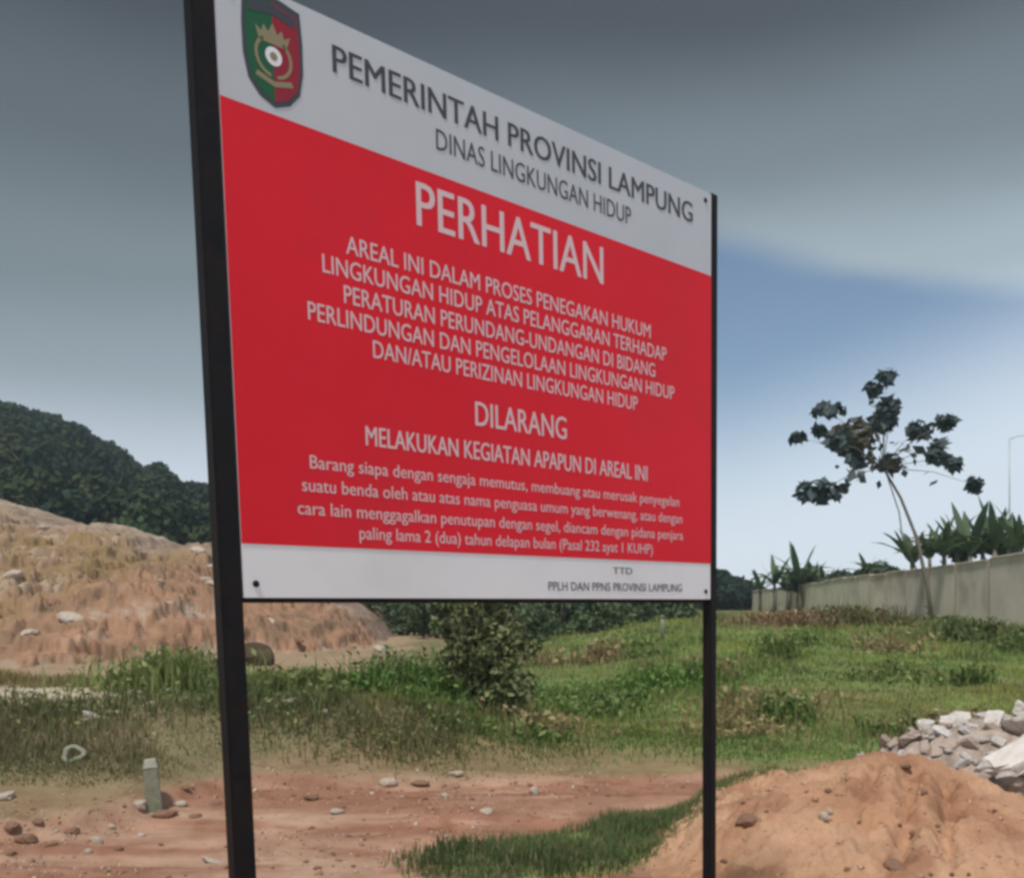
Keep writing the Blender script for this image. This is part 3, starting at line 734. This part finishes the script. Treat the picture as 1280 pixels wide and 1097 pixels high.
# ------------------------------------------------------------------ shrubs and weeds
def foliage(name, parent, n, rad, cen, size, c1, c2, rg, m=M_leafy, lobes=8, elong=1.8):
    p, d = crown_points(n, rad, rg, lobes, .3); p = p + np.array(cen)
    v, f = leaf_quads(p, size, d, rg, .25, elong)
    k = rg.random((n, 1)); c = np.array(c1) * (1 - k) + np.array(c2) * k
    return tag(link(name, mesh(name, v, f, m, np.repeat(c * rg.uniform(.8, 1.2, (n, 1)), 4, 0)), parent), kind='stuff')
def tube(name, pts, radii, m, parent=None, seg=7):
    pts = [Vector(p) for p in pts]; v = []; n = len(pts)
    for i, p in enumerate(pts):
        d = (pts[min(i + 1, n - 1)] - pts[max(i - 1, 0)]).normalized()
        a = d.cross(Vector((.3, 1, .2))).normalized(); b = d.cross(a)
        for k in range(seg):
            t_ = k / seg * 2 * math.pi; v.append(p + (a * math.cos(t_) + b * math.sin(t_)) * radii[i])
    f = [(i * seg + k, i * seg + (k + 1) % seg, (i + 1) * seg + (k + 1) % seg, (i + 1) * seg + k) for i in range(n - 1) for k in range(seg)]
    f += [tuple(range(seg))[::-1], tuple(range((n - 1) * seg, n * seg))]
    return link(name, mesh(name, v, f, m, None, True), parent)
def shrub(u, v, y, h, w, label, c1, c2, n=1600, size=.055, seed=3, name='shrub', lobes=9, cat='shrub', group=None):
    q = PX(u, v, y); z = top_z(q.x, q.y); rg = np.random.default_rng(seed)
    root = empty(name, (q.x, q.y, z)); tag(root, label, cat, group)
    for i in range(6):
        a = rg.uniform(0, 6.28); l = rg.uniform(.5, .85) * h; r = w * rg.uniform(.1, .32)
        tube('stem', [(0, 0, -.05), (r * .35 * math.cos(a), r * .35 * math.sin(a), l * .5), (r * math.cos(a), r * math.sin(a), l)], [.014 * h, .010 * h, .004 * h], M_bark, root, 5)
    foliage('foliage', root, n, (w * .52, w * .5, h * .50), (0, 0, h * .44), size, c1, c2, rg, lobes=lobes)
    foliage('foliage', root, n // 2, (w * .62, w * .5, h * .24), (.05 * w, -.05, h * .17), size, c1, c2, rg, lobes=9)
    foliage('foliage', root, n // 3, (w * .28, w * .28, h * .2), (-.12 * w, 0, h * .86), size, c1, c2, rg, lobes=5)
    return root
def wisps(root, n, h, w, c1, c2, seed):
    rg = np.random.default_rng(seed)
    for i in range(n):
        a = rg.uniform(0, 6.28); r = w * rg.uniform(.15, .6); z1 = h * rg.uniform(.35, 1.08) * (1 - .35 * r / w)
        e_ = Vector((r * math.cos(a), r * math.sin(a), z1))
        tube('twig', [(0, 0, h * .15), e_ * .55 + Vector((0, 0, .08)), e_], [.008, .006, .003], M_bark, root, 4)
        foliage('twig_leaves', root, 90, (.13, .13, .17), e_, .045, c1, c2, rg, lobes=4)
sh = shrub(606, 905, 10.0, 1.45, 1.10, 'dark leafy shrub standing below the middle of the notice board', (.075, .10, .042), (.21, .225, .10), 1900, .048, lobes=16)
def weeds(u, v, y, h, w, label, c1, c2, n, seed, name='weed_clump', cat='weeds', bw=.022):
    q = PX(u, v, y); rg = np.random.default_rng(seed); root = empty(name, (q.x, q.y, top_z(q.x, q.y))); tag(root, label, cat)
    px = rg.normal(size=n) * w * .27; py = rg.normal(size=n) * w * .2
    pz = ground_z(px + q.x, py + q.y) - root.location.z
    k = rg.random((n, 1)); c = (np.array(c1) * (1 - k) + np.array(c2) * k) * rg.uniform(.75, 1.25, (n, 1))
    lump = .35 + .9 * sst((fbm(px + seed, py, 3, 3.0 / w) + .3) / .6)
    b = blades('blades', np.stack([px, py, pz - .01], 1), rg.uniform(.4, 1.0, n) * h * lump, np.full(n, bw), c, None, .8)
    del b['category']; b.parent = root
    m_ = n // 2; p = np.stack([px[:m_], py[:m_], pz[:m_] + rg.random(m_) ** .7 * h * .8 * lump[:m_]], 1)
    vv, ff = leaf_quads(p, bw * 2.2, np.tile([0, 0, .6], (m_, 1)), rg, .3, 1.8)
    tag(link('foliage', mesh('foliage', vv, ff, M_leafy, np.repeat(c[:m_], 4, 0)), root), kind='stuff')
    return root
weeds(205, 893, 10.0, .50, 1.5, 'yellow-green weeds left of the near post', (.17, .23, .08), (.30, .33, .13), 900, 5)
weeds(258, 868, 11.0, .50, .9, 'darker green weeds right behind the near post', (.07, .12, .04), (.14, .18, .07), 500, 6)
weeds(400, 905, 9.6, .30, 1.7, 'low olive weeds right of the near post', (.13, .17, .06), (.22, .25, .09), 800, 8)
weeds(520, 905, 9.9, .50, 1.5, 'bright green weeds close to the left side of the dark shrub', (.10, .19, .055), (.18, .27, .08), 1100, 9)
weeds(700, 880, 12, .32, 2.6, 'fresh green weeds right of the dark shrub', (.12, .20, .06), (.19, .27, .085), 1000, 15)
weeds(825, 858, 14, .45, 1.8, 'bright green weeds left of the far post', (.12, .22, .05), (.20, .29, .08), 900, 10, bw=.028)
weeds(60, 935, 8.0, .28, 2.0, 'dull green weeds above the ring on the olive bank', (.13, .16, .065), (.22, .22, .10), 900, 31, bw=.014)
weeds(330, 930, 8.6, .30, 1.6, 'grey-green weeds right behind the near post on the bank', (.12, .16, .065), (.20, .23, .095), 900, 32, bw=.014)
weeds(480, 950, 8.0, .22, 1.4, 'short olive weeds above the brightest white stone', (.15, .17, .07), (.25, .24, .11), 700, 33, bw=.012)
weeds(1055, 806, 27, .7, 3.4, 'brown-green scrub at the foot of the wall', (.13, .14, .06), (.26, .22, .12), 1500, 12, 'scrub', 'scrub', .035)
weeds(985, 808, 27, .5, 3.6, 'rusty brown dry scrub in the field below the far wall end', (.28, .19, .11), (.36, .26, .16), 1500, 13, 'scrub', 'scrub', .035)
weeds(1240, 815, 21, .55, 2.2, 'dark low scrub in the field below the near wall', (.08, .12, .045), (.14, .17, .07), 500, 14, 'scrub', 'scrub', .05)
for i, (u, v, y, h, w) in enumerate(((1110, 800, 29, .8, 2.6), (1165, 798, 26.5, .7, 2.4), (1205, 800, 24, .6, 2.2), (1275, 800, 21, .7, 2.6), (930, 790, 36, .9, 4.0), (1010, 790, 38, 1.0, 4.0), (1085, 792, 36, .9, 3.0))):
    lb = ['green weeds at the foot of the wall left of the young tree', 'weeds round the foot of the young tree', 'low weeds at the wall foot right of the young tree', 'weeds at the wall foot by the right edge', 'olive weeds at the hazy far end of the wall', 'olive weeds behind the rusty dry scrub', 'yellowish weeds against the middle of the wall'][i]
    weeds(u, v, y, h * .5, w, lb, (.13, .17, .06), (.25, .26, .11), 900, 50 + i, bw=.03)
rw = random.Random(9)
for i in range(30):                              # rough tufts standing out of the field
    u = rw.uniform(560, 1270); v = rw.uniform(800, 930); q = ground_hit(u, v)
    if q.y > 30 or front_patch(q.x, q.y) > .1: continue
    dry = rw.random() < .35
    c1, c2 = ((.26, .20, .10), (.38, .31, .17)) if dry else ((.09, .15, .045), (.24, .30, .10))
    o = weeds(u, v, q.y, rw.uniform(.16, .34) * (.7 + q.y / 20), rw.uniform(.5, 1.3) * (.6 + q.y / 18), 'dry brown tuft of weeds in the field' if dry else 'rough green tuft of weeds in the field', c1, c2, 220, 200 + i, 'weed_tuft', 'weeds', .012 + .0012 * q.y)
    o['group'] = 'tufts of weeds in the field'
for i in range(26):                              # broken pale pieces along the foot of the bare slope
    stone_at(rw.uniform(-20, 150) if i % 3 else rw.uniform(150, 470), rw.gauss(889, 7) if i % 3 else rw.gauss(868, 7), rw.uniform(8, 24), rw.uniform(5, 11), 'pale broken piece of rock along the foot of the bare slope', 'rock', 'rock', 'pale rocks along the foot of the slope', ST + RB[1:3])
M_recess_shade = material('recess_shade', (.055, .038, .024), (.10, .07, .045), 3, .95, .6)  # dark tone carries the shade of the recess in the slope
DK = [rock_mesh('shade_lump', M_recess_shade, 70 + i_, 3) for i_ in range(3)]
stone_at(318, 868, 50, 46, 'dark lump standing in for the shaded recess at the foot of the bare slope beside the near post', 'shade_lump', 'shade lump', ms=DK, y=15.2)  # dark lump added where the slope has only a shaded recess
wisps(sh, 34, 1.72, 1.1, (.09, .12, .05), (.26, .28, .13), 61)
# bushes at the foot of the wood, seen under the board
for i, (u, y, h, w) in enumerate(((450, 34, 2.3, 2.6), (500, 36, 1.9, 3.0), (545, 33, 2.4, 2.4), (655, 33, 1.9, 2.8), (700, 36, 2.2, 2.6), (745, 34, 1.7, 3.0), (790, 37, 2.3, 2.6), (845, 39, 2.0, 2.2))):
    lb = ['leftmost dark bush under the board, beside the bare slope', 'second dark bush from the bare slope', 'dark bush just left behind the shrub', 'dark bush just right behind the shrub', 'second dark bush right of the shrub', 'third dark bush right of the shrub', 'fourth dark bush right of the shrub, before the far post', 'dark bush directly beside the far post'][i]
    shrub(u, 800, y, h, w, lb, (.07, .11, .055), (.13, .17, .085), 900, .13, 30 + i, 'bush', cat='bush', group='bushes at the foot of the wood')

# ------------------------------------------------------------------ young tree by the wall
TD = 31.0
tb = PX(1166, 772, TD); tbz = top_z(tb.x, tb.y)
tree = empty('young_tree', (tb.x, tb.y, tbz))
tag(tree, 'thin young tree with sparse large leaf clumps rising in front of the wall', 'tree')
def TL(u, v, dy=0): return PX(u, v, TD + dy) - Vector((tb.x, tb.y, tbz))
tube('trunk', [(0, 0, -.2), TL(1160, 735), TL(1146, 672), TL(1126, 622), TL(1106, 588)], [.085, .07, .06, .05, .04], M_bark, tree)
tube('trunk', [TL(1146, 712, .1), TL(1128, 672, .1), TL(1124, 640, .1), TL(1108, 592, .05)], [.028, .024, .024, .02], M_bark, tree)
clumps = [(1108, 470, 13, 12, 0), (1090, 486, 11, 11, 0), (1036, 513, 23, 8, 0), (1024, 538, 10, 6, 0), (997, 547, 11, 6, 0), (1066, 546, 33, 27, 1), (1104, 522, 17, 24, 0), (1116, 505, 9, 12, 0),
          (1150, 538, 20, 14, 0), (1184, 526, 14, 11, 0), (1172, 566, 15, 19, 0), (1192, 581, 15, 10, 0), (1218, 606, 10, 12, 0), (1025, 614, 35, 16, 0), (1070, 577, 13, 11, 0), (1112, 580, 16, 12, 0), (1044, 552, 14, 12, 0)]
rgt = np.random.default_rng(77); hub = TL(1104, 584)
for (u, v, a, b, br_) in clumps:
    dy = rgt.uniform(-1.2, 1.2); c = TL(u, v, dy); k = TD / 1100
    mid = hub.lerp(c, .55) + Vector((0, 0, .18))
    tube('branch', [hub, mid, c], [.022, .013, .006], M_bark, tree, 5)
    n = int(max(40, a * b * .28))
    p = rgt.normal(size=(n, 3)); p /= np.linalg.norm(p, axis=1)[:, None]
    p = p * (rgt.random((n, 1)) ** .45) * np.array([a, (a + b) / 2, b]) * k * .88
    d = p / (np.linalg.norm(p, axis=1)[:, None] + 1e-6); d[:, 2] += .5
    ex = max(3, n // 14); tt_ = rgt.random((ex, 1)); hb = np.array(hub - c)   # a few leaves along the branch
    pe = hb * tt_ * .8 + rgt.normal(size=(ex, 3)) * .22; p = np.concatenate([p, pe]); d = np.concatenate([d, np.tile([0, 0, .5], (ex, 1))]); n += ex
    vv, ff = leaf_quads(p, .29, d, rgt, .2, 1.6)
    cc = np.array([.070, .095, .095]) if not br_ else np.array([.11, .105, .075])
    o = link('leaf_clump', mesh('leaf_clump', vv, ff, M_leafy, np.repeat(cc * rgt.uniform(.7, 1.35, (n, 1)), 4, 0)), tree, c); o['kind'] = 'stuff'
    if br_: o['label'] = 'brownish withered leaf clump'

# ------------------------------------------------------------------ banana plants behind the wall
def banana_leaf(ln, wd_, droop, seed):
    rg = np.random.default_rng(seed); v = []; n = 9
    for i in range(n):
        t_ = i / (n - 1); w = wd_ * (math.sin(math.pi * min(1, t_ * .9 + .12)) ** .7) * (.06 if t_ < .12 else 1) + .01
        x_ = ln * t_ * (.45 + droop * t_ * .6); z_ = ln * (t_ * .95 - droop * t_ * t_ * .75)
        j = rg.uniform(-.12, .12) * w
        v += [(x_, -w * .5, z_ + w * .12 + j), (x_, 0, z_), (x_, w * .5, z_ + w * .12 - j)]
    f = []
    for i in range(n - 1):
        for k in range(2): f.append((i * 3 + k, i * 3 + k + 1, i * 3 + k + 4, i * 3 + k + 3))
    cc = np.repeat(np.array([[.085, .125, .065]]) * rg.uniform(.8, 1.25), len(v), 0)
    return mesh('leaf', v, f, M_leafy, cc, True)
BLV = [banana_leaf(2.3, w_, d, i) for i, (d, w_) in enumerate(((.15, .34), (.4, .42), (.7, .46), (.95, .44), (.05, .30), (.55, .34)))]
def banana(u, base_v, y, s, label, seed, n=13):
    q = PX(u, base_v, y); gz = float(ground_z(np.array(q.x), np.array(q.y)))
    root = empty('banana_plant', (q.x, q.y, gz)); tag(root, label, 'banana plant', 'banana plants behind the wall')
    hh = q.z - gz + .2; rg = random.Random(seed)
    tube('trunk', [(0, 0, -.2), (.05, 0, hh * .5), (0, 0, hh)], [.16 * s, .13 * s, .09 * s], M_bark, root)
    for i in range(n):
        sc = s * rg.uniform(.7, 1.1)
        link('leaf', rg.choice(BLV), root, (0, 0, hh - .1 + rg.uniform(-.2, .1)), (rg.uniform(-.2, .2), rg.uniform(-.25, .3), i / n * 6.28 + rg.uniform(-.3, .3)), (sc, sc, sc))
banana(968, 733, 66, 1.15, 'leftmost banana plant, low over the far end of the wall', 1)
banana(1000, 732, 62, 1.35, 'second banana plant from the left, with one tall upright leaf', 2)
banana(1028, 734, 60, .9, 'small banana plant right of the tall leaved one', 3, 9)
banana(1085, 722, 50, .75, 'low banana plant just over the wall left of the young tree', 4, 10)
banana(1140, 706, 42, 1.0, 'banana plant directly behind the young tree trunk', 5)
banana(1180, 698, 38, .95, 'banana plant first to the right of the young tree', 6)
banana(1212, 694, 36, .95, 'banana plant second to the right of the young tree', 7)
banana(1243, 690, 35, .95, 'banana plant third to the right of the young tree', 8)
banana(1276, 688, 33, .9, 'banana plant cut by the right edge of the picture', 9)
banana(1320, 684, 32, .9, 'banana plant beyond the right edge of the picture', 10)

banana(950, 737, 70, 1.0, 'banana plant at the hazy far end, lowest of all', 15, 10)
banana(985, 734, 68, 1.2, 'banana plant filling the gap between the two left ones', 16)
banana(1014, 733, 64, 1.1, 'banana plant behind the tall leaved one', 17)
banana(1162, 700, 40, .8, 'banana plant close on the right of the young tree trunk', 11)
banana(1196, 694, 39, .95, 'banana plant behind the gap between first and second on the right', 12)
banana(1228, 690, 38, .9, 'banana plant behind the gap between second and third on the right', 13)
banana(1260, 690, 37, .9, 'banana plant behind the gap before the right edge', 14)
for i, (u, y, bv, h, w, lb) in enumerate(((1195, 40, 700, 1.5, 2.2, 'round dark bush over the wall among the right banana plants'), (1245, 38, 694, 1.1, 2.6, 'low dark bush over the wall near the right edge'), (1100, 50, 722, .8, 3.4, 'low dark hedge bush over the wall left of the young tree'), (1050, 58, 730, .7, 3.2, 'low dark hedge bush over the wall right of the far banana plants'), (1000, 64, 736, 1.1, 3.4, 'dark bush at the base of the far banana plants'))):
    q = PX(u, bv, y); gz = float(ground_z(np.array(q.x), np.array(q.y))); rg = np.random.default_rng(90 + i)
    root = empty('wall_bush', (q.x, q.y, gz)); tag(root, lb, 'bush', 'bushes behind the wall')
    for k in range(4): tube('stem', [(0, 0, -.1), (rg.uniform(-.3, .3), rg.uniform(-.3, .3), (q.z - gz) * .6), (rg.uniform(-.8, .8), rg.uniform(-.4, .4), q.z - gz)], [.06, .05, .03], M_bark, root, 5)
    foliage('foliage', root, 700, (w * .5, w * .4, h * .5 + .3), (0, 0, q.z - gz + h * .3), .22, (.05, .075, .045), (.09, .12, .07), rg, lobes=9)

# ------------------------------------------------------------------ lamp post far right, stump by the far post
lp = PX(1262, 740, 64); lz = float(ground_z(np.array(lp.x), np.array(lp.y)))
lamp = empty('street_lamp', (lp.x, lp.y, lz)); tag(lamp, 'thin grey lamp pole rising far behind the wall at the right', 'lamp post')
M_pole = material('galvanised_pole', (.42, .44, .46), (.50, .52, .54), 5, .5, 0, metal=.3)
ht = PX(1262, 548, 64).z - lz
tube('pole', [(0, 0, -.3), (0, 0, ht * .6), (0, 0, ht)], [.075, .06, .05], M_pole, lamp, 8)
tube('arm', [(0, 0, ht - .05), (.5, 0, ht + .15), (1.5, 0, ht + .3)], [.04, .035, .03], M_pole, lamp, 6)
bm = bmesh.new(); bmesh.ops.create_uvsphere(bm, u_segments=12, v_segments=6, radius=.5)
for v in bm.verts: v.co = Vector((1.75 + v.co.x * .8, v.co.y * .32, ht + .3 + v.co.z * .2))
link('lamp_head', bm_mesh('lamp_head', bm, M_pole, True), lamp)
q = PX(828, 792, 24)
sp = empty('stake', (q.x, q.y, top_z(q.x, q.y))); tag(sp, 'pale wooden stake in the field just left of the far post', 'stake')
tube('shaft', [(0, 0, -.1), (.01, 0, .35), (0, .01, .62)], [.06, .055, .05], M_conc, sp, 6)
tube('cap', [(0, .01, .605), (0, .01, .66)], [.07, .06], M_conc, sp, 6)

# ------------------------------------------------------------------ the air
bm = bmesh.new(); bmesh.ops.create_cube(bm, size=1)
for v in bm.verts: v.co = Vector((v.co.x * 680, 155 + v.co.y * 350, -4 if v.co.z < 0 else 62))
M_haze = bpy.data.materials.new('haze'); M_haze.use_nodes = True
t_ = M_haze.node_tree; t_.nodes.clear()
o_ = t_.nodes.new('ShaderNodeOutputMaterial'); pv = t_.nodes.new('ShaderNodeVolumePrincipled')
pv.inputs['Color'].default_value = (.72, .88, 1.0, 1); pv.inputs['Density'].default_value = .0009; pv.inputs['Anisotropy'].default_value = .2
t_.links.new(pv.outputs[0], o_.inputs['Volume'])
hz_ = link('haze', bm_mesh('haze', bm, M_haze)); tag(hz_, kind='stuff', label='thin pale haze in the air over the field', cat='haze')
